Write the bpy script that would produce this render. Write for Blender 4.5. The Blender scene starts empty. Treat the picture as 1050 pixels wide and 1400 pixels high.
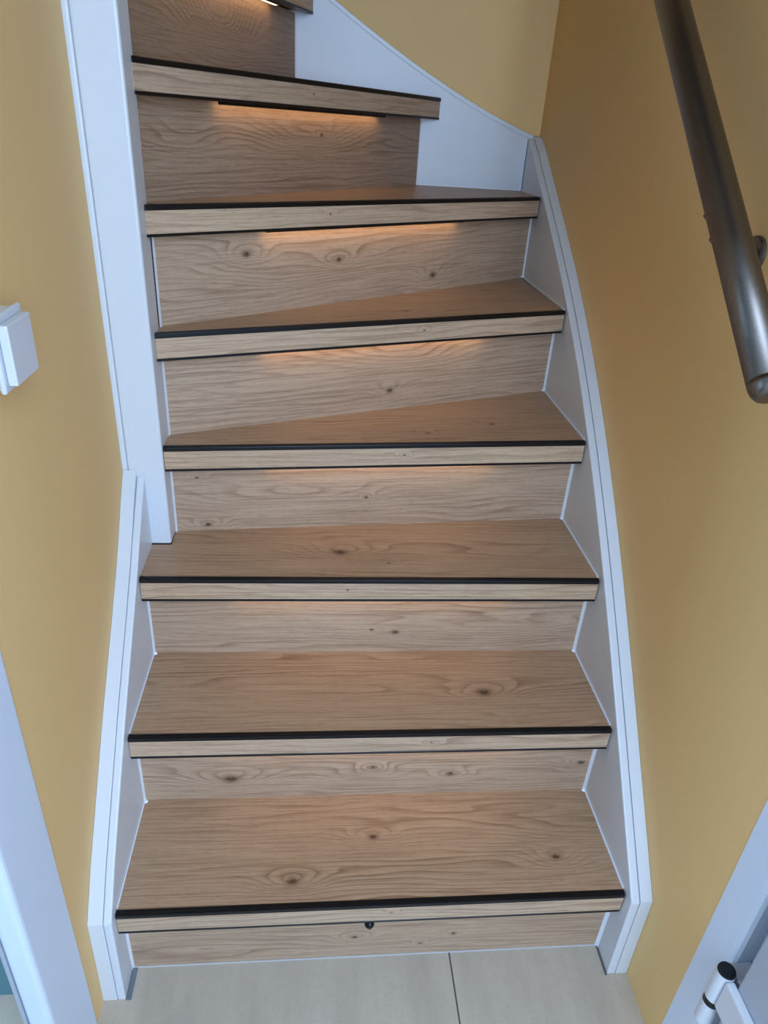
import bpy, bmesh, math, random
from mathutils import Vector, Matrix
random.seed(7)
SC = bpy.context.scene
COL = SC.collection

# ------------------------------------------------------------------ camera
CAM_LOC = Vector((0.29105, -0.75729, 1.25362))
YAW, PITCH, ROLL, FPX = 0.11203, 0.50188, 0.06695, 965.0
def cam_axes():
    f = Vector((math.sin(YAW)*math.cos(PITCH), math.cos(YAW)*math.cos(PITCH), -math.sin(PITCH)))
    rt = Vector((math.cos(YAW), -math.sin(YAW), 0)); up = rt.cross(f)
    return (math.cos(ROLL)*rt + math.sin(ROLL)*up, -math.sin(ROLL)*rt + math.cos(ROLL)*up, f)
_r, _u, _f = cam_axes()
cd = bpy.data.cameras.new('camera'); cam = bpy.data.objects.new('camera', cd); COL.objects.link(cam)
cam.matrix_world = Matrix(((_r.x, _u.x, -_f.x, CAM_LOC.x), (_r.y, _u.y, -_f.y, CAM_LOC.y),
                           (_r.z, _u.z, -_f.z, CAM_LOC.z), (0, 0, 0, 1)))
cd.sensor_fit = 'AUTO'; cd.sensor_width = 36.0; cd.lens = FPX/1400*36.0; cd.clip_start = 0.02
SC.camera = cam

# ------------------------------------------------------------------ world, daylight, exposure
w = bpy.data.worlds.new('sky'); SC.world = w; w.use_nodes = True
bg = w.node_tree.nodes['Background']; bg.inputs[0].default_value = (0.48, 0.69, 1.0, 1); bg.inputs[1].default_value = 1.0
def area(name, loc, rot, sx, sy, power, col):
    l = bpy.data.lights.new(name, 'AREA'); l.shape = 'RECTANGLE'; l.size = sx; l.size_y = sy
    l.energy = power; l.color = col
    o = bpy.data.objects.new(name, l); COL.objects.link(o); o.location = loc; o.rotation_euler = rot
    return o
# daylight entering through the glazed front door behind the camera
area('daylight_front_door', (0.76, -1.64, 1.50), (math.radians(45), 0, 0), 0.80, 1.5, 55.0, (0.51, 0.705, 1.0))
# added cool fill inside the small left room, brightens the right door frame
area('added_side_room_fill', (-1.24, -.50, 1.10), (math.radians(90), 0, math.radians(-90)), 0.5, 1.1, 17.0, (0.48, 0.68, 1.0))
SC.view_settings.view_transform = 'Standard'; SC.view_settings.look = 'None'
SC.view_settings.exposure = 0.0; SC.view_settings.gamma = 1.0; SC.view_settings.use_curve_mapping = False
LED_STRENGTH = 6.5

# ------------------------------------------------------------------ dimensions (metres)
W = 0.80; R = 0.18764; T = 0.0438; XW = 0.8355; XL = -0.0355; YB = 1.16; YW = 1.19
NOSE = {1: ((0, -.0955), (W, -.0955)), 2: ((0, .0762), (W, .0762)), 3: ((0, .2478), (W, .2478)),
        4: ((.0335, .3666), (W, .4345)), 5: ((.0335, .387), (W, .6743)), 6: ((.0335, .4024), (W, .979)),
        7: ((.0335, .4115), (.577, YB)), 8: ((.0335, .545), (.275, YB))}
RISE = {1: ((0, -.067), (W, -.067)), 2: ((0, .1125), (W, .1125)), 3: ((0, .2848), (W, .2848)),
        4: ((.0335, .4093), (W, .4762)), 5: ((.0335, .4255), (W, .725)), 6: ((.0335, .438), (W, 1.03)),
        7: ((.0335, .4735), (.5325, YB)), 8: ((.0335, .628), (.2345, YB))}
WORDS = {1: 'first', 2: 'second', 3: 'third', 4: 'fourth', 5: 'fifth', 6: 'sixth', 7: 'seventh', 8: 'eighth'}

# ------------------------------------------------------------------ node helpers / materials
def new_mat(name):
    m = bpy.data.materials.new(name); m.use_nodes = True
    nt = m.node_tree; b = nt.nodes['Principled BSDF']
    return m, nt, b
def N(nt, t, **kw):
    n = nt.nodes.new(t)
    for k, v in kw.items(): setattr(n, k, v)
    return n
def val(nt, sock, v):
    if hasattr(v, 'is_linked') or isinstance(v, bpy.types.NodeSocket): nt.links.new(v, sock)
    else: sock.default_value = v
def M(nt, op, a, b=0.0, clamp=False):
    n = N(nt, 'ShaderNodeMath', operation=op, use_clamp=clamp); val(nt, n.inputs[0], a); val(nt, n.inputs[1], b)
    return n.outputs[0]
def srgb(r, g, b):
    f = lambda c: (c/255/12.92) if c/255 <= .04045 else ((c/255+.055)/1.055)**2.4
    return (f(r), f(g), f(b), 1)
def mixc(nt, fac, a, b, mode='MIX'):
    n = N(nt, 'ShaderNodeMix', data_type='RGBA', blend_type=mode)
    val(nt, n.inputs[0], fac); val(nt, n.inputs[6], a); val(nt, n.inputs[7], b)
    return n.outputs[2]
def noise(nt, vec, scale, detail=3, rough=.55, dist=0.0):
    n = N(nt, 'ShaderNodeTexNoise'); n.inputs['Scale'].default_value = scale; n.inputs['Detail'].default_value = detail
    n.inputs['Roughness'].default_value = rough; n.inputs['Distortion'].default_value = dist
    nt.links.new(vec, n.inputs['Vector']); return n.outputs[0]
def vmap(nt, vec, scale, loc=(0, 0, 0)):
    n = N(nt, 'ShaderNodeMapping'); n.inputs['Scale'].default_value = scale; n.inputs['Location'].default_value = loc
    nt.links.new(vec, n.inputs['Vector']); return n.outputs[0]
def bump(nt, b, h, strength, dist=0.001):
    n = N(nt, 'ShaderNodeBump'); n.inputs['Strength'].default_value = strength; n.inputs['Distance'].default_value = dist
    nt.links.new(h, n.inputs['Height']); nt.links.new(n.outputs[0], b.inputs['Normal'])

def wood(name, seed, knots=(), figure=(), freq=88.0, tone=(1, .98, .97)):
    """oak board: UV in metres, u along the board. knots: (u, v, size); figure: (u, v, half length, half width, rings)"""
    m, nt, b = new_mat(name)
    uv = N(nt, 'ShaderNodeUVMap').outputs[0]
    sep = N(nt, 'ShaderNodeSeparateXYZ'); nt.links.new(uv, sep.inputs[0]); v = sep.outputs[1]
    off = (seed*3.71, seed*1.93, seed*.77)
    big = noise(nt, vmap(nt, uv, (2.4, 15, 1), off), 1.0, 2, .5)
    med = noise(nt, vmap(nt, uv, (5, 64, 1), off), 1.0, 2, .5)
    F = M(nt, 'MULTIPLY', M(nt, 'ADD', v, M(nt, 'MULTIPLY', M(nt, 'SUBTRACT', big, .5), .075)), freq)
    F = M(nt, 'ADD', F, M(nt, 'MULTIPLY', M(nt, 'SUBTRACT', med, .5), .5))
    dark = None; calm = None
    def gauss(u0, v0, su, sv):
        s = N(nt, 'ShaderNodeVectorMath', operation='SUBTRACT'); nt.links.new(uv, s.inputs[0]); s.inputs[1].default_value = (u0, v0, 0)
        q = N(nt, 'ShaderNodeVectorMath', operation='MULTIPLY'); nt.links.new(s.outputs[0], q.inputs[0]); q.inputs[1].default_value = (1/su, 1/sv, 0)
        d = N(nt, 'ShaderNodeVectorMath', operation='DOT_PRODUCT'); nt.links.new(q.outputs[0], d.inputs[0]); nt.links.new(q.outputs[0], d.inputs[1])
        d2 = d.outputs['Value']
        return M(nt, 'EXPONENT', M(nt, 'MULTIPLY', d2, -1.0)), d2
    for (ku, kv, s) in knots:
        g, d2 = gauss(ku, kv, s*4.2, s*1.7)
        F = M(nt, 'ADD', F, M(nt, 'MULTIPLY', g, 2.2 + 110*s))
        gk, _ = gauss(ku, kv, s*.80, s*.52)
        gk = M(nt, 'MULTIPLY', gk, M(nt, 'MULTIPLY', M(nt, 'SUBTRACT', noise(nt, vmap(nt, uv, (260, 330, 1), off), 1.0, 3, .7), .08), 2.4))
        dark = gk if dark is None else M(nt, 'ADD', dark, gk)
    for (fu, fv, fl, fw, nr) in figure:
        g, d2 = gauss(fu, fv, fl, fw); F = M(nt, 'ADD', F, M(nt, 'MULTIPLY', g, nr))
    saw = M(nt, 'FRACT', F)
    ring = M(nt, 'MULTIPLY', M(nt, 'POWER', saw, 3.6), M(nt, 'SUBTRACT', 1.0, M(nt, 'POWER', saw, 18.0)))
    gate = M(nt, 'MULTIPLY', M(nt, 'SUBTRACT', noise(nt, vmap(nt, uv, (2.2, 26, 1), (off[1], off[0], 3)), 1.0, 2), .28), 2.0, True)
    ring = M(nt, 'MULTIPLY', ring, gate)
    streak = noise(nt, vmap(nt, uv, (7, 420, 1), off), 1.0, 3, .6)
    fine = noise(nt, vmap(nt, uv, (45, 1500, 1), off), 1.0, 2, .6)
    soft = noise(nt, vmap(nt, uv, (2.5, 9, 1), (off[2], off[0], 1)), 1.0, 2, .5)
    base = mixc(nt, soft, srgb(185, 155, 128), srgb(206, 179, 151))
    c1 = mixc(nt, M(nt, 'MULTIPLY', ring, 1.35, True), base, srgb(128, 96, 71))
    c2 = mixc(nt, M(nt, 'MULTIPLY', M(nt, 'SUBTRACT', streak, .47), 2.4, True), c1, srgb(126, 97, 74))
    c3 = mixc(nt, M(nt, 'MULTIPLY', M(nt, 'SUBTRACT', fine, .53), 2.6, True), c2, srgb(112, 84, 64))
    if dark is not None:
        c3 = mixc(nt, M(nt, 'MULTIPLY', dark, 1.0, True), c3, srgb(80, 56, 42))
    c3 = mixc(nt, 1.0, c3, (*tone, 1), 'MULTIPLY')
    nt.links.new(c3, b.inputs['Base Color'])
    b.inputs['Roughness'].default_value = .42
    b.inputs['Specular IOR Level'].default_value = .28
    bump(nt, b, streak, .12, .0006)
    return m

def paint(name, col, rough, spec=.4, scale=420.0, strength=.08, vary=0.0):
    m, nt, b = new_mat(name)
    g = N(nt, 'ShaderNodeTexCoord').outputs['Object']
    n = noise(nt, g, scale, 3)
    b.inputs['Roughness'].default_value = rough; b.inputs['Specular IOR Level'].default_value = spec
    if vary:
        lo = noise(nt, g, 5.0, 4)
        nt.links.new(mixc(nt, M(nt, 'MULTIPLY', lo, vary), col, tuple(x*.78 for x in col[:3])+(1,)), b.inputs['Base Color'])
    else: b.inputs['Base Color'].default_value = col
    bump(nt, b, n, strength, .0012)
    return m
WALL = paint('ochre_wall_paint', srgb(238, 198, 135), .62, .3, 260, .16, .08)
WHITE = paint('white_satin_paint', srgb(221, 225, 230), .34, .45, 60, .03)
WHITE2 = paint('white_door_paint', srgb(208, 211, 216), .4, .4, 60, .03)
TRIM = paint('daylight_tinted_trim_white', srgb(222, 232, 246), .36, .4, 60, .03)  # white blued and lifted to carry the cool daylight on the frames
SHADE_SEAL_GREY = paint('shaded_door_and_seal_grey', srgb(176, 180, 188), .42, .35, 60, .03)  # grey holds the shade of door leaf and rebate; also the seal's grey
CAULK = paint('white_sealant', srgb(236, 240, 246), .3, .5, 300, .15)
PLASTIC = paint('white_plastic', srgb(216, 218, 223), .28, .5, 30, .0)
BLACK = paint('black_anodised_profile', srgb(13, 13, 17), .36, .4, 900, .05)
DARKGREY = paint('grey_mortar', srgb(118, 124, 130), .8, .2, 300, .3)
TEAL = paint('teal_wall_paint', srgb(92, 138, 146), .4, .4, 60, .05)
CEIL = paint('ceiling_plaster', srgb(225, 222, 214), .8, .2, 120, .1)
DARKCEIL = paint('dark_bounce_absorber', srgb(70, 52, 40), .6, .3, 60, .1)  # unseen ceiling, darkness made up to swallow bounce light
GROUT = paint('grout', srgb(104, 99, 93), .9, .1, 500, .2)
def tile_mat():
    m, nt, b = new_mat('beige_grey_tile'); g = N(nt, 'ShaderNodeTexCoord').outputs['Object']
    a = noise(nt, vmap(nt, g, (14, 3.2, 3)), 1.0, 5, .6); c = noise(nt, g, 160, 3, .6)
    a = M(nt, 'ADD', M(nt, 'MULTIPLY', M(nt, 'SUBTRACT', a, .5), 1.8), .5, True)
    col = mixc(nt, a, srgb(178, 163, 144), srgb(206, 191, 171))
    col = mixc(nt, M(nt, 'MULTIPLY', M(nt, 'SUBTRACT', c, .5), .9, True), col, srgb(158, 144, 126))
    nt.links.new(col, b.inputs['Base Color']); b.inputs['Roughness'].default_value = .5; b.inputs['Specular IOR Level'].default_value = .4
    bump(nt, b, c, .08, .001); return m
TILE = tile_mat()
def steel_mat():
    m, nt, b = new_mat('brushed_stainless_steel'); g = N(nt, 'ShaderNodeTexCoord').outputs['Object']
    n = noise(nt, vmap(nt, g, (600, 600, 14)), 1.0, 3, .6)
    nt.links.new(mixc(nt, n, srgb(104, 97, 91), srgb(142, 134, 127)), b.inputs['Base Color'])
    b.inputs['Metallic'].default_value = 1.0
    nt.links.new(M(nt, 'ADD', .33, M(nt, 'MULTIPLY', n, .14)), b.inputs['Roughness'])
    bump(nt, b, n, .08, .0004); return m
STEEL = steel_mat()
def led_mat():
    m, nt, b = new_mat('warm_led_diffuser')
    b.inputs['Base Color'].default_value = (1, .9, .75, 1)
    b.inputs['Emission Color'].default_value = (1.0, .64, .33, 1); b.inputs['Emission Strength'].default_value = LED_STRENGTH
    return m
LED = led_mat()
def glass_mat():
    m, nt, b = new_mat('door_glass'); b.inputs['Transmission Weight'].default_value = 1.0; b.inputs['Roughness'].default_value = .05
    b.inputs['IOR'].default_value = 1.02; return m
GLASS = glass_mat()

# ------------------------------------------------------------------ object helpers
ORG = {}
def empty(name, loc, label, cat, group=None):
    o = bpy.data.objects.new(name, None); COL.objects.link(o); o.location = loc; o.empty_display_size = .05
    ORG[o.name] = Vector(loc); tag(o, label, cat, group); return o
def tag(o, label, cat=None, group=None):
    o['label'] = label
    if cat: o['category'] = cat
    if group: o['group'] = group
def obj(name, bm, mat, parent=None, bev=0.0, seg=2, smooth=False, uvdir=None, uvorg=None, kind=None):
    bmesh.ops.remove_doubles(bm, verts=bm.verts, dist=1e-6)
    bmesh.ops.recalc_face_normals(bm, faces=bm.faces)
    if uvdir is not None:
        d = Vector((uvdir[0], uvdir[1], 0)).normalized(); n2 = Vector((-d.y, d.x, 0)); og = Vector(uvorg)
        lay = bm.loops.layers.uv.new('UVMap')
        for f in bm.faces:
            for l in f.loops:
                p = l.vert.co - og
                if abs(f.normal.z) > .5: l[lay].uv = (p.dot(d), p.dot(n2))
                elif abs(f.normal.dot(n2)) > .3: l[lay].uv = (p.dot(d), p.z)
                else: l[lay].uv = (p.dot(n2), p.z)
    vs = [v.co for v in bm.verts]
    o0 = Vector(((min(v.x for v in vs)+max(v.x for v in vs))/2, (min(v.y for v in vs)+max(v.y for v in vs))/2, min(v.z for v in vs)))
    for v in bm.verts: v.co -= o0
    me = bpy.data.meshes.new(name); bm.to_mesh(me); bm.free()
    o = bpy.data.objects.new(name, me); COL.objects.link(o); me.materials.append(mat)
    ORG[o.name] = o0
    if parent is not None: o.parent = parent; o.location = o0 - ORG[parent.name]
    else: o.location = o0
    if smooth:
        for p in me.polygons: p.use_smooth = True
    if bev:
        b = o.modifiers.new('bevel', 'BEVEL'); b.width = bev; b.segments = seg; b.limit_method = 'ANGLE'; b.angle_limit = math.radians(35)
        if not smooth:
            for p in me.polygons: p.use_smooth = False
    if kind: o['kind'] = kind
    return o
def struct(name, bm, mat, parent=None, **kw): return obj(name, bm, mat, parent, kind='structure', **kw)
def prism(pts, z0, z1, bm=None):
    bm = bm or bmesh.new()
    a = [bm.verts.new((x, y, z0)) for x, y in pts]; b = [bm.verts.new((x, y, z1)) for x, y in pts]
    n = len(pts); bm.faces.new(a[::-1]); bm.faces.new(b)
    for i in range(n): bm.faces.new((a[i], a[(i+1) % n], b[(i+1) % n], b[i]))
    return bm
def box(x0, x1, y0, y1, z0, z1, bm=None): return prism([(x0, y0), (x1, y0), (x1, y1), (x0, y1)], z0, z1, bm)
def sideprism(pts, a0, a1, axis, bm=None):
    """polygon in (y,z) extruded along x (axis 0) or in (x,z) extruded along y (axis 1)"""
    bm = bm or bmesh.new()
    mk = (lambda p, a: (a, p[0], p[1])) if axis == 0 else (lambda p, a: (p[0], a, p[1]))
    a = [bm.verts.new(mk(p, a0)) for p in pts]; b = [bm.verts.new(mk(p, a1)) for p in pts]
    n = len(pts); bm.faces.new(a); bm.faces.new(b[::-1])
    for i in range(n): bm.faces.new((a[i], b[i], b[(i+1) % n], a[(i+1) % n]))
    return bm
def tube(pts, r, seg=12, bm=None, caps=True):
    bm = bm or bmesh.new(); rings = []
    pts = [Vector(p) for p in pts]; rr = r if isinstance(r, (list, tuple)) else [r]*len(pts)
    for i, p in enumerate(pts):
        d = (pts[min(i+1, len(pts)-1)] - pts[max(i-1, 0)]).normalized()
        s = d.cross(Vector((0, 0, 1)))
        if s.length < 1e-4: s = d.cross(Vector((1, 0, 0)))
        s.normalize(); t = s.cross(d).normalized()
        rings.append([bm.verts.new(p + rr[i]*(math.cos(2*math.pi*k/seg)*s + math.sin(2*math.pi*k/seg)*t)) for k in range(seg)])
    for a, b in zip(rings, rings[1:]):
        for k in range(seg): bm.faces.new((a[k], a[(k+1) % seg], b[(k+1) % seg], b[k]))
    if caps: bm.faces.new(rings[0][::-1]); bm.faces.new(rings[-1])
    return bm
def unit(a, b):
    d = Vector((b[0]-a[0], b[1]-a[1])); L = d.length; d /= L
    return d, Vector((-d.y, d.x)), L
def at(P0, d, n, u, v): q = Vector(P0) + d*u + n*v; return (q.x, q.y)

# ------------------------------------------------------------------ the setting
ZC = 3.9
struct('wall_right', box(XW, XW+.12, -.2246, YW+.12, 0, ZC), WALL)
struct('wall_porch', box(.872, XW+.12, -1.12, -.3202, 0, ZC), CEIL)
struct('wall_widening_side', box(1.40, 1.52, -1.7, -1.0, 0, 2.62), CEIL)  # unseen hall widening, added so front daylight reaches the left side
struct('wall_widening_return', box(XW+.12, 1.40, -1.12, -1.0, 0, 2.62), CEIL)  # belongs to the added widening
struct('wall_back', box(-1.4, XW, YW, YW+.12, 0, ZC), WALL)
struct('wall_left', box(-.0695, XL, -.149, .3615, 0, ZC), WALL)
struct('wall_inner', box(-1.4, XL-.004, .3616, .43, 0, ZC), WALL)
struct('wall_hall', box(XL-.10, XL, -1.7, -1.18, 0, 2.62), CEIL)
struct('wall_lintel', box(XL-.10, XL, -1.18, -.149, 2.13, ZC), CEIL)
struct('wall_upper', box(XL-.10, XL, -1.7, -1.18, 2.62, ZC), WALL)
struct('wall_end', box(-1.5, -1.4, .43, YW, 0, ZC), WALL)
wf = box(-.1355, 1.52, -1.82, -1.7, 2.4, ZC); box(-.1355, .30, -1.82, -1.7, 0, 2.4, wf); box(1.22, 1.40, -1.82, -1.7, 0, 2.4, wf)
struct('wall_front', wf, CEIL)
struct('ceiling', box(XL-.10, 1.40, -1.7, -.30, 2.50, 2.62), CEIL)
struct('ceiling_stairwell', box(-1.5, 1.55, -1.82, YW+.12, ZC, ZC+.1), DARKCEIL)
# neighbouring small room seen through the left doorway
struct('wall_side_room', box(-1.3, -.0697, -.10, -.02, 0, 2.62), TEAL)
struct('wall_side_room_far', box(-1.4, -1.3, -1.4, -.02, 0, 2.62), TEAL)
struct('wall_side_room_near', box(-1.3, -.136, -1.4, -1.3, 0, 2.62), TEAL)
struct('ceiling_side_room', box(-1.4, -.136, -1.4, -.02, 2.62, 2.7), CEIL)
# front door (behind the camera) with a clear glazed panel that lets the daylight in
fd = box(.30, .36, -1.78, -1.74, 0, 2.4); box(1.16, 1.22, -1.78, -1.74, 0, 2.4, fd); box(.36, 1.16, -1.78, -1.74, 0, .45, fd); box(.36, 1.16, -1.78, -1.74, 2.3, 2.4, fd)
struct('door_2', fd, WHITE)

floor = struct('floor', box(-1.4, 1.40, -1.7, 1.19, -.08, -.0035), GROUT)
xs = [-1.35, -.668, .5335, 1.40]; ys = [-1.7, -1.27, -.67, -.0672]
g = .0011
for i in range(len(xs)-1):
    for j in range(len(ys)-1):
        obj('floor_tile', box(xs[i]+g, xs[i+1]-(g if i < 2 else 0), ys[j]+g, ys[j+1]-(g if j < 2 else 0), -.0035, 0), TILE, floor, bev=.0008, seg=1)

# left door frame
def leftframe():
    bm = box(-.062, XL+.003, -.2585, -.149, 0, 2.13)
    return bm
tf = struct('trim_1', leftframe(), TRIM, bev=.008, seg=4)
struct('door_stop', box(-.0695, -.0622, -.2520, -.1492, 0, 2.13), TRIM, tf, bev=.001)
struct('seal_strip', box(-.0668, -.0622, -.2570, -.2522, 0, 2.13), SHADE_SEAL_GREY, tf, bev=.001)
hd = box(-.062, XL+.003, -1.18, -.2587, 2.03, 2.13); struct('trim_2', hd, TRIM, bev=.004)
struct('trim_3', box(-.1345, XL+.003, -1.28, -1.181, 0, 2.13), WHITE, bev=.006)

# right door, closed, with its frame and hinge
t4 = struct('trim_4', prism([(XW+.12, -.2247), (.8349, -.2247), (.8349, -.270), (.8355, -.2745), (.8375, -.2785), (.8415, -.2812), (XW+.12, -.2812)], 0, ZC), TRIM)
struct('door_rebate', box(.862, XW+.12, -.320, -.2814, 0, ZC), SHADE_SEAL_GREY, t4)  # groove shade put into the colour
struct('trim_5', box(.8335, XW+.12, -1.19, -1.121, 0, 2.13), TRIM, bev=.005)
struct('trim_6', box(.8335, .8718, -1.12, -.2812, 2.115, ZC), TRIM)
# ------------------------------------------------------------------ staircase
stair = empty('staircase', (0.4, 0.5, 0), 'oak-look winder staircase with black edge strips, white stringers and white newel post', 'staircase')
def uv_on(k, kind, X):
    a, b = (NOSE if kind == 't' else RISE)[k]; d, n, L = unit(a, b)
    q = Vector((X[0]-a[0], X[1]-a[1]))
    return (q.dot(d), q.dot(n)) if kind == 't' else (q.dot(d), X[2]-(k-1)*R)
TK = {1: [((.3976, .0255), .010), ((.7045, -.0233), .010), ((.2638, -.05), .012)], 2: [((.5969, .1705), .015)], 3: [((.3387, .3391), .017), ((.4245, .3033), .005)],
      4: [((.6359, .5156), .007), ((.5011, .4628), .006)], 5: [((.4629, .6236), .009)], 6: [((.5121, .8502), .007)], 7: [], 8: []}
TF = {1: [((.80, .03), .16, .036, 4.5)], 2: [((.30, .17), .24, .03, 3.0)], 3: [((.62, .33), .22, .03, 3.4)], 4: [((.3, .41), .2, .03, 2.5)]}
RK = {1: [(.367, .057, .007), (.536, .0545, .006), (.48, .03, .004)], 2: [(.151, .049, .017), (.54, .049, .010), (.40, .07, .006), (.78, .07, .008)],
      3: [(.444, .046, .009), (.40, .052, .005)], 4: [(.059, .012, .008), (.357, .061, .005), (.045, .11, .004)], 5: [(.433, .039, .009)],
      6: [(.17, .104, .010), (.642, .033, .012), (.377, .082, .009)], 7: [(.446, .101, .006)], 8: []}
RF = {1: [(.1, .02, .2, .02, 2)], 2: [(.4, .05, .08, .02, 3)], 3: [(.62, .06, .2, .03, 3.0), (.2, .05, .14, .02, 2.4)], 4: [(.25, .07, .15, .03, 3.0)],
      5: [(.47, .12, .13, .03, 4), (.2, .05, .2, .03, 2)], 6: [(.35, .08, .22, .03, 3.4)], 7: [(.42, .105, .16, .035, 5.5), (.07, .088, .08, .03, 3)], 8: [(.21, .10, .13, .05, 10)]}
def clip_right(k):   # extra outline points of tread k between the right end of its nosing and the right end of the next riser
    return [(W, YB)] if k == 6 else []
for k in range(1, 9):
    a, b = NOSE[k]; d, n, L = unit(a, b); z = k*R
    # tread
    f0, f1 = at(a, d, n, 0, .010), at(a, d, n, L, .010)
    if k >= 7:   # right end runs along the back stringer plane
        f1 = (b[0]-.010/d.y*1.0, YB); 
    nx = RISE.get(k+1)
    if nx:
        rd, rn, rL = unit(*nx); bk0, bk1 = at(nx[0], rd, rn, 0, .0095), at(nx[0], rd, rn, rL, .0095)
        if k == 6: bk1 = (nx[1][0]-.0095/rd.y, YB)
        if k == 7: bk1 = (nx[1][0]-.0095/rd.y, YB)
    if k <= 2: pts = [f0, f1, bk1, bk0]
    elif k == 3: pts = [f0, f1, bk1, bk0, (.0335, .3612), (0, .3612)]
    elif k in (4, 5): pts = [f0, f1, bk1, bk0]
    elif k == 6: pts = [f0, f1, (W, YB), bk1, bk0]
    elif k == 7: pts = [f0, f1, bk1, (-.03, .5), (-.03, .4315), (.0335, .4315)]
    else: pts = [f0, f1, (-.28, YB), (-.28, .4315), (-.02, .4315)]
    mw = wood('oak_tread_%s' % WORDS[k], k*1.31, [(*uv_on(k, 't', p), s) for p, s in TK[k]], [(*uv_on(k, 't', p), l, wd, r) for p, l, wd, r in TF.get(k, [])], tone=(.95, .855, .765))
    tr = obj('tread', prism(pts, z-T+.0045, z), mw, stair, uvdir=d, uvorg=(a[0], a[1], z))
    e0, e1 = .0008, L-.0022
    if k >= 7: e1 = L-.003
    def strip(v0, v1, z0, z1, u0=e0, u1=e1, bm=None):
        q1 = [at(a, d, n, u1, v0), at(a, d, n, u1, v1)]
        if k >= 7:   # mitre against the back stringer
            q1 = [at(a, d, n, u1-v0*d.x/d.y, v0), at(a, d, n, u1-v1*d.x/d.y, v1)]
        return prism([at(a, d, n, u0, v0), q1[0], q1[1], at(a, d, n, u0, v1)], z0, z1, bm)
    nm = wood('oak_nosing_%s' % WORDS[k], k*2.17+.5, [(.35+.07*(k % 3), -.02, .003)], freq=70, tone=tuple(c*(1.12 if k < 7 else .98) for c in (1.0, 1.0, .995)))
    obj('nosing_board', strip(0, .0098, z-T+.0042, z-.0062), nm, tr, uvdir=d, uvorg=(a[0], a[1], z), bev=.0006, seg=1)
    es = strip(-.0012, .0098, z-.0060, z+.0012); 
    s_ = obj('edge_strip', es, BLACK, tr, bev=.0008, seg=2); s_['label'] = 'black anodised anti-slip edge strip'
    st2 = strip(.0015, .004, z+.0012, z+.0019); strip(.006, .0085, z+.0012, z+.0019, bm=st2)
    obj('grip_rib', st2, BLACK, s_)
    lo = obj('lower_strip', strip(-.0005, .012, z-T, z-T+.0040), BLACK, tr, bev=.0005, seg=1); lo['label'] = 'thin black strip under the nosing'
    for u in ((.014, L-.012) if k <= 6 else (.014,)):
        c = at(a, d, n, u, .0048)
        sb = tube([(c[0], c[1], z+.0012), (c[0], c[1], z+.0024), (c[0], c[1], z+.0026)], [.0034, .0034, .0022], 12)
        obj('strip_screw', sb, BLACK, tr)
    # riser
    ra, rb = RISE[k]; rd, rn, rL = unit(ra, rb); zb = (k-1)*R
    u0 = 0.0
    if k >= 7: u0 = -.035 if k == 7 else -.15
    q = [at(ra, rd, rn, u0, 0), rb, at(ra, rd, rn, rL, .009), at(ra, rd, rn, u0, .009)]
    if k >= 7: q[2] = (rb[0]-.009/rd.y, YB)
    rm = wood('oak_riser_%s' % WORDS[k], k*3.3+.9, RK[k], RF.get(k, []), tone={7: (.74, .70, .67), 8: (.70, .66, .63)}.get(k, (1, .98, .97)))  # top two risers tinted darker to paint in the shade up there
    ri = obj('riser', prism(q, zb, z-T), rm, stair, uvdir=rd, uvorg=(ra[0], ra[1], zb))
    # sealant fillets in the corners
    def fillet(p, dx, s, z0, z1):
        px, py = p; return prism([(px, py), (px-dx[0]*s, py-dx[1]*s), (px-rn.x*s, py-rn.y*s)], z0, z1)
    sR = .0042 if k < 7 else .0022
    pR = at(ra, rd, rn, rL-.0001, -.0001)
    obj('sealant_bead', prism([pR, (pR[0]-rd.x*sR, pR[1]-rd.y*sR), (pR[0], pR[1]-sR*1.3) if k < 7 else (pR[0]+sR, pR[1])], zb, z-T), CAULK, ri)
    if k <= 6:
        pL = at(ra, rd, rn, .0001, -.0001)
        obj('sealant_bead', prism([pL, (pL[0], pL[1]-sR*1.2), (pL[0]+rd.x*sR*.7, pL[1]+rd.y*sR*.7)], zb, z-T), CAULK, ri)
    if k <= 5:
        na, nb_ = b, RISE[k+1][1]
        obj('sealant_bead', sideprism([(na[1]+.012, z), (nb_[1], z), (nb_[1], z+.0028), (na[1]+.012, z+.0028)], W-.0026, W-.0001, 0), CAULK, tr)
        cb = tube([(W-.004, nb_[1]-.004, z+.0005), (W-.003, nb_[1]-.003, z+.004)], [.0045, .003], 8)
        obj('sealant_blob', cb, CAULK, tr)
        if k <= 2:
            obj('sealant_bead', sideprism([(a[1]+.012, z), (RISE[k+1][0][1], z), (RISE[k+1][0][1], z+.002), (a[1]+.012, z+.002)], .0001, .002, 0), CAULK, tr)
            obj('sealant_blob', tube([(.004, RISE[k+1][0][1]-.004, z+.0005), (.003, RISE[k+1][0][1]-.003, z+.004)], [.004, .0026], 8), CAULK, tr)
    if k == 6:
        obj('sealant_bead', sideprism([(b[1]+.012, z), (YB, z), (YB, z+.003), (b[1]+.012, z+.003)], W-.003, W-.0001, 0), CAULK, tr)
        obj('sealant_bead', sideprism([(RISE[7][1][0], z), (W, z), (W, z+.002), (RISE[7][1][0], z+.002)], YB-.002, YB-.0001, 1), CAULK, tr)
    if k == 1:
        obj('sealant_bead', box(.001, W-.001, -.0683, -.0671, 0, .0015), WHITE2, ri)

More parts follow.
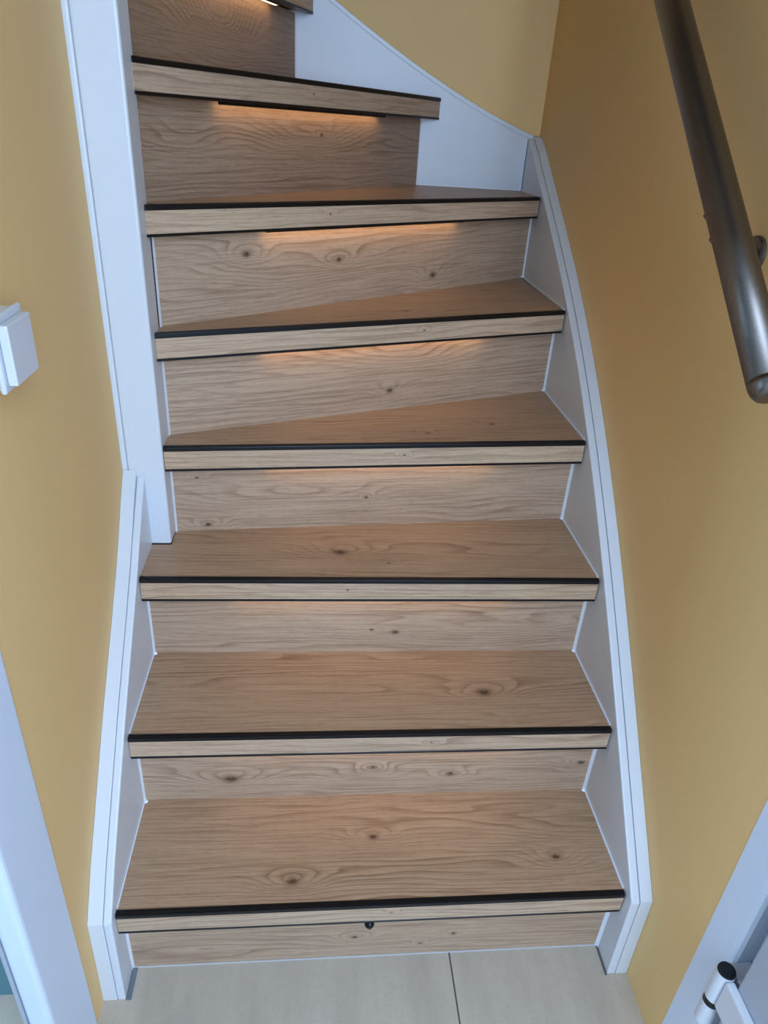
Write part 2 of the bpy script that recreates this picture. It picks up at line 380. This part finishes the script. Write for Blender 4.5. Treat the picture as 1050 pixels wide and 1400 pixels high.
# stringers (outer board with a thin lining panel in front of it)
PR = [(-0.117, 0.0), (-0.1135, 0.1932), (-0.06, 0.2521), (-0.0019, 0.3162), (0.0562, 0.3802), (0.1143, 0.4436), (0.1724, 0.5057), (0.2305, 0.5663), (0.2886, 0.6248), (0.3467, 0.6809), (0.4048, 0.7345), (0.4629, 0.7855), (0.521, 0.8337), (0.579, 0.8792), (0.6371, 0.9221), (0.6952, 0.9626), (0.7533, 1.001), (0.8114, 1.0377), (0.8695, 1.073), (0.9276, 1.1076), (0.9857, 1.142), (1.0438, 1.1768), (1.1019, 1.213), (1.16, 1.2430)]
sr = obj('stair_stringer', sideprism([(y, zz+(.002 if i > 0 else 0)) for i, (y, zz) in enumerate(PR)] + [(YW-.0002, 1.2500), (YW-.0002, 0)], 0.8152, XW-.0002, 0), WHITE, stair, bev=.0012)
lr = obj('lining_panel', sideprism(PR + [(YB, 0)], W+.0002, .8147, 0), WHITE, sr, bev=.0025, seg=3)
PL = [(-.117, 0), (-.1112, .193), (-.0594, .2595), (.0845, .4150), (.1910, .5200), (.2534, .5838), (.2883, .6235), (.3290, .6755)]
sl = obj('stair_stringer', sideprism(PL + [(.3612, .7115), (.3612, 0)], XL+.0002, -.0132, 0), WHITE, stair, bev=.0012)
PL2 = PL[:-1] + [(.3290, .6665), (.3612, .7005)]
obj('lining_panel', sideprism(PL2 + [(.3612, 0)], -.0127, -.0002, 0), WHITE, sl, bev=.0025, seg=3)
PB = [(0.8, 1.2429), (0.7486, 1.2613), (0.6971, 1.2817), (0.6457, 1.3038), (0.5943, 1.3277), (0.5429, 1.3531), (0.4914, 1.38), (0.44, 1.4082), (0.3886, 1.4378), (0.3371, 1.4687), (0.2857, 1.5007), (0.2343, 1.534), (0.1829, 1.5683), (0.1314, 1.6038), (0.08, 1.6404), (0.0286, 1.6782), (-0.0229, 1.7171), (-0.0743, 1.7571), (-0.1257, 1.7984), (-0.1771, 1.8409), (-0.2286, 1.8848), (-0.28, 1.93)]
sb_ = obj('stair_stringer', sideprism([(W+.0150, PB[0][1]+.006)] + [(x, z+.011) for x, z in PB] + [(-.28, 0), (W+.015, 0)], YB+.0122, YW-.0002, 1), WHITE, stair, bev=.0012)
obj('lining_panel', sideprism(PB + [(-.28, 0), (W, 0)], YB+.0002, YB+.0118, 1), WHITE, sb_, bev=.002, seg=2)
# newel post with a bead along its left edge
pz = 3*R
post = obj('newel_post', prism([(-.0272, .3622), (.0333, .3622), (.0333, .4280), (-.0272, .4280)], pz+.0001, ZC-.002), WHITE, stair, bev=.004, seg=3)
obj('corner_bead', box(-.0385, -.0275, .3624, .372, .70, ZC-.002), WHITE, post, bev=.003, seg=3)
obj('mortar_strip', box(.0004, .0085, -.118, -.0690, .0002, .0022), DARKGREY, stair, bev=.0006)

obj('mortar_strip', box(.7968, .7996, -.1185, -.0700, .0002, .0018), GROUT, stair)

# ------------------------------------------------------------------ light bars under the nosings
BAR = {2: (.15, .65), 3: (.15, .65), 4: (.17, .60), 5: (.17, .64), 6: (.20, .70), 7: (.145, .65), 8: (-.02, .432)}
for k, (u0, u1) in BAR.items():
    a, b = NOSE[k]; d, n, L = unit(a, b); ra, rb = RISE[k]; rd, rn, rL = unit(ra, rb); zt = k*R-T
    def rect(v0, v1, z0, z1, s=0.0, bm=None):
        return prism([at(ra, rd, rn, u0+s, v0), at(ra, rd, rn, u1-s, v0), at(ra, rd, rn, u1-s, v1), at(ra, rd, rn, u0+s, v1)], z0, z1, bm)
    c = at(ra, rd, rn, (u0+u1)/2, -.012)
    e = empty('led_light_bar', (c[0], c[1], zt-.009), 'slim black light bar glowing warm under the nosing of the %s step up' % WORDS[k], 'light', 'light bars under the steps')
    lip = .0045 if k >= 7 else .0030
    h = rect(-.0220, -.0200, zt-lip, zt-.0001); rect(-.0200, -.010, zt-.0012, zt-.0001, 0, h)
    for (s0, s1) in ((u0, u0+.002), (u1-.002, u1)):
        prism([at(ra, rd, rn, s0, -.0200), at(ra, rd, rn, s1, -.0200), at(ra, rd, rn, s1, -.010), at(ra, rd, rn, s0, -.010)], zt-lip, zt-.0012, h)
    obj('housing', h, BLACK, e)
    obj('diffuser', rect(-.0198, -.0105, zt-lip+.0006, zt-.0013, .0022), LED, e)['label'] = 'glowing warm white diffuser'
sn = empty('motion_sensor', (.3903, -.0671, .088), 'small round black motion sensor on the lowest riser under the nosing', 'sensor')
dome = bmesh.new(); bmesh.ops.create_uvsphere(dome, u_segments=20, v_segments=12, radius=.0082)
bmesh.ops.bisect_plane(dome, geom=dome.verts[:]+dome.edges[:]+dome.faces[:], plane_co=(0, 0, 0), plane_no=(0, 1, 0), clear_outer=True)
bmesh.ops.edgenet_fill(dome, edges=[e for e in dome.edges if e.is_boundary])
for v in dome.verts: v.co += Vector((.3903, -.0671, .0935))
obj('sensor_body', dome, BLACK, sn, smooth=True)
obj('sensor_lens', tube([(.3918, -.0738, .0890), (.3918, -.0748, .0886)], [.0016, .0009], 12), STEEL, sn)

# ------------------------------------------------------------------ handrail on the right wall
A = Vector((.770, -.0795, 1.0266)); Bp = Vector((.770, .66, 1.6463)); dr = (Bp-A).normalized()
hr = empty('handrail', A, 'round brushed stainless steel handrail rising along the right wall', 'handrail')
rr = .0212
obj('rail_tube', tube([A+dr*.016, A+dr*.2, A+dr*.5, Bp], rr, 40), STEEL, hr, smooth=True)
prof = [(-.004, .002), (-.0035, .012), (-.001, .0165), (.004, .0196), (.010, .0210), (.0158, .0214)]
obj('end_cap', tube([A+dr*s for s, _ in prof], [r for _, r in prof], 40), STEEL, hr, smooth=True)
for s in (.247, .80):
    p = A+dr*s; 
    br = obj('rail_bracket', tube([p+Vector((0, 0, -.026)), p+Vector((.004, -.002, -.036)), p+Vector((.018, .010, -.045)), p+Vector((.040, .018, -.047)), Vector((XW-.003, p.y+.020, p.z-.047))], .006, 14), STEEL, hr, smooth=True)
    ctr = Vector((XW, p.y+.020, p.z-.047))
    obj('wall_rosette', tube([ctr, ctr-Vector((.004, 0, 0)), ctr-Vector((.006, 0, 0))], [.022, .022, .020], 32), STEEL, br)
    obj('saddle', tube([p-dr*.028+Vector((0, 0, -.0225)), p+dr*.028+Vector((0, 0, -.0225))], .009, 12), STEEL, br)
    for q in (-.018, .018):
        obj('saddle_screw', tube([p+dr*q+Vector((-.0125, 0, -.0165)), p+dr*q+Vector((-.0155, 0, -.0195))], .0042, 10), STEEL, br)

# ------------------------------------------------------------------ light switch on the left wall
sw = empty('light_switch', (XL, -.047, 1.004), 'white surface-mounted rocker light switch on the left yellow wall', 'switch')
obj('switch_box', box(XL, -.0105, -.0800, -.0145, 1.006, 1.0735), PLASTIC, sw, bev=.002, seg=2)
obj('switch_frame', box(-.0100, -.0045, -.083, -.0115, 1.0035, 1.0765), PLASTIC, sw, bev=.0025, seg=3)
obj('rocker', sideprism([(-.0770, 1.0107), (-.0180, 1.0107), (-.0180, 1.0690), (-.0770, 1.0690)], -.0040, .0052, 0), PLASTIC, sw, bev=.0015, seg=2)

# ------------------------------------------------------------------ right door leaf and hinge
door = struct('door_1', box(.8250, .8640, -1.10, -.3120, .008, 2.10), SHADE_SEAL_GREY, bev=.0025, seg=2)  # white leaf greyed to paint in its shading
hg = obj('hinge', tube([(.820, -.2930, .2235), (.820, -.2930, .2275), (.820, -.2930, .2680)], [.0100, .0115, .0115], 28), PLASTIC, door)
obj('hinge_knuckle', tube([(.820, -.2930, .2800), (.820, -.2930, .3370)], .0115, 28), PLASTIC, hg)
obj('hinge_cap', tube([(.820, -.2930, .3371), (.820, -.2930, .3400)], [.0114, .0106], 28), BLACK, hg)
obj('hinge_ring', tube([(.820, -.2930, .2681), (.820, -.2930, .2799)], .0111, 28), BLACK, hg)
ha = sideprism([(-.44, .2805), (-.3045, .2805), (-.3045, .3360), (-.44, .3360)], .8130, .8249, 0)
obj('hinge_arm', ha, PLASTIC, hg, bev=.003, seg=2)
obj('hinge_plate', box(.8316, .8600, -.3110, -.2815, .296, .334), PLASTIC, hg, bev=.001)
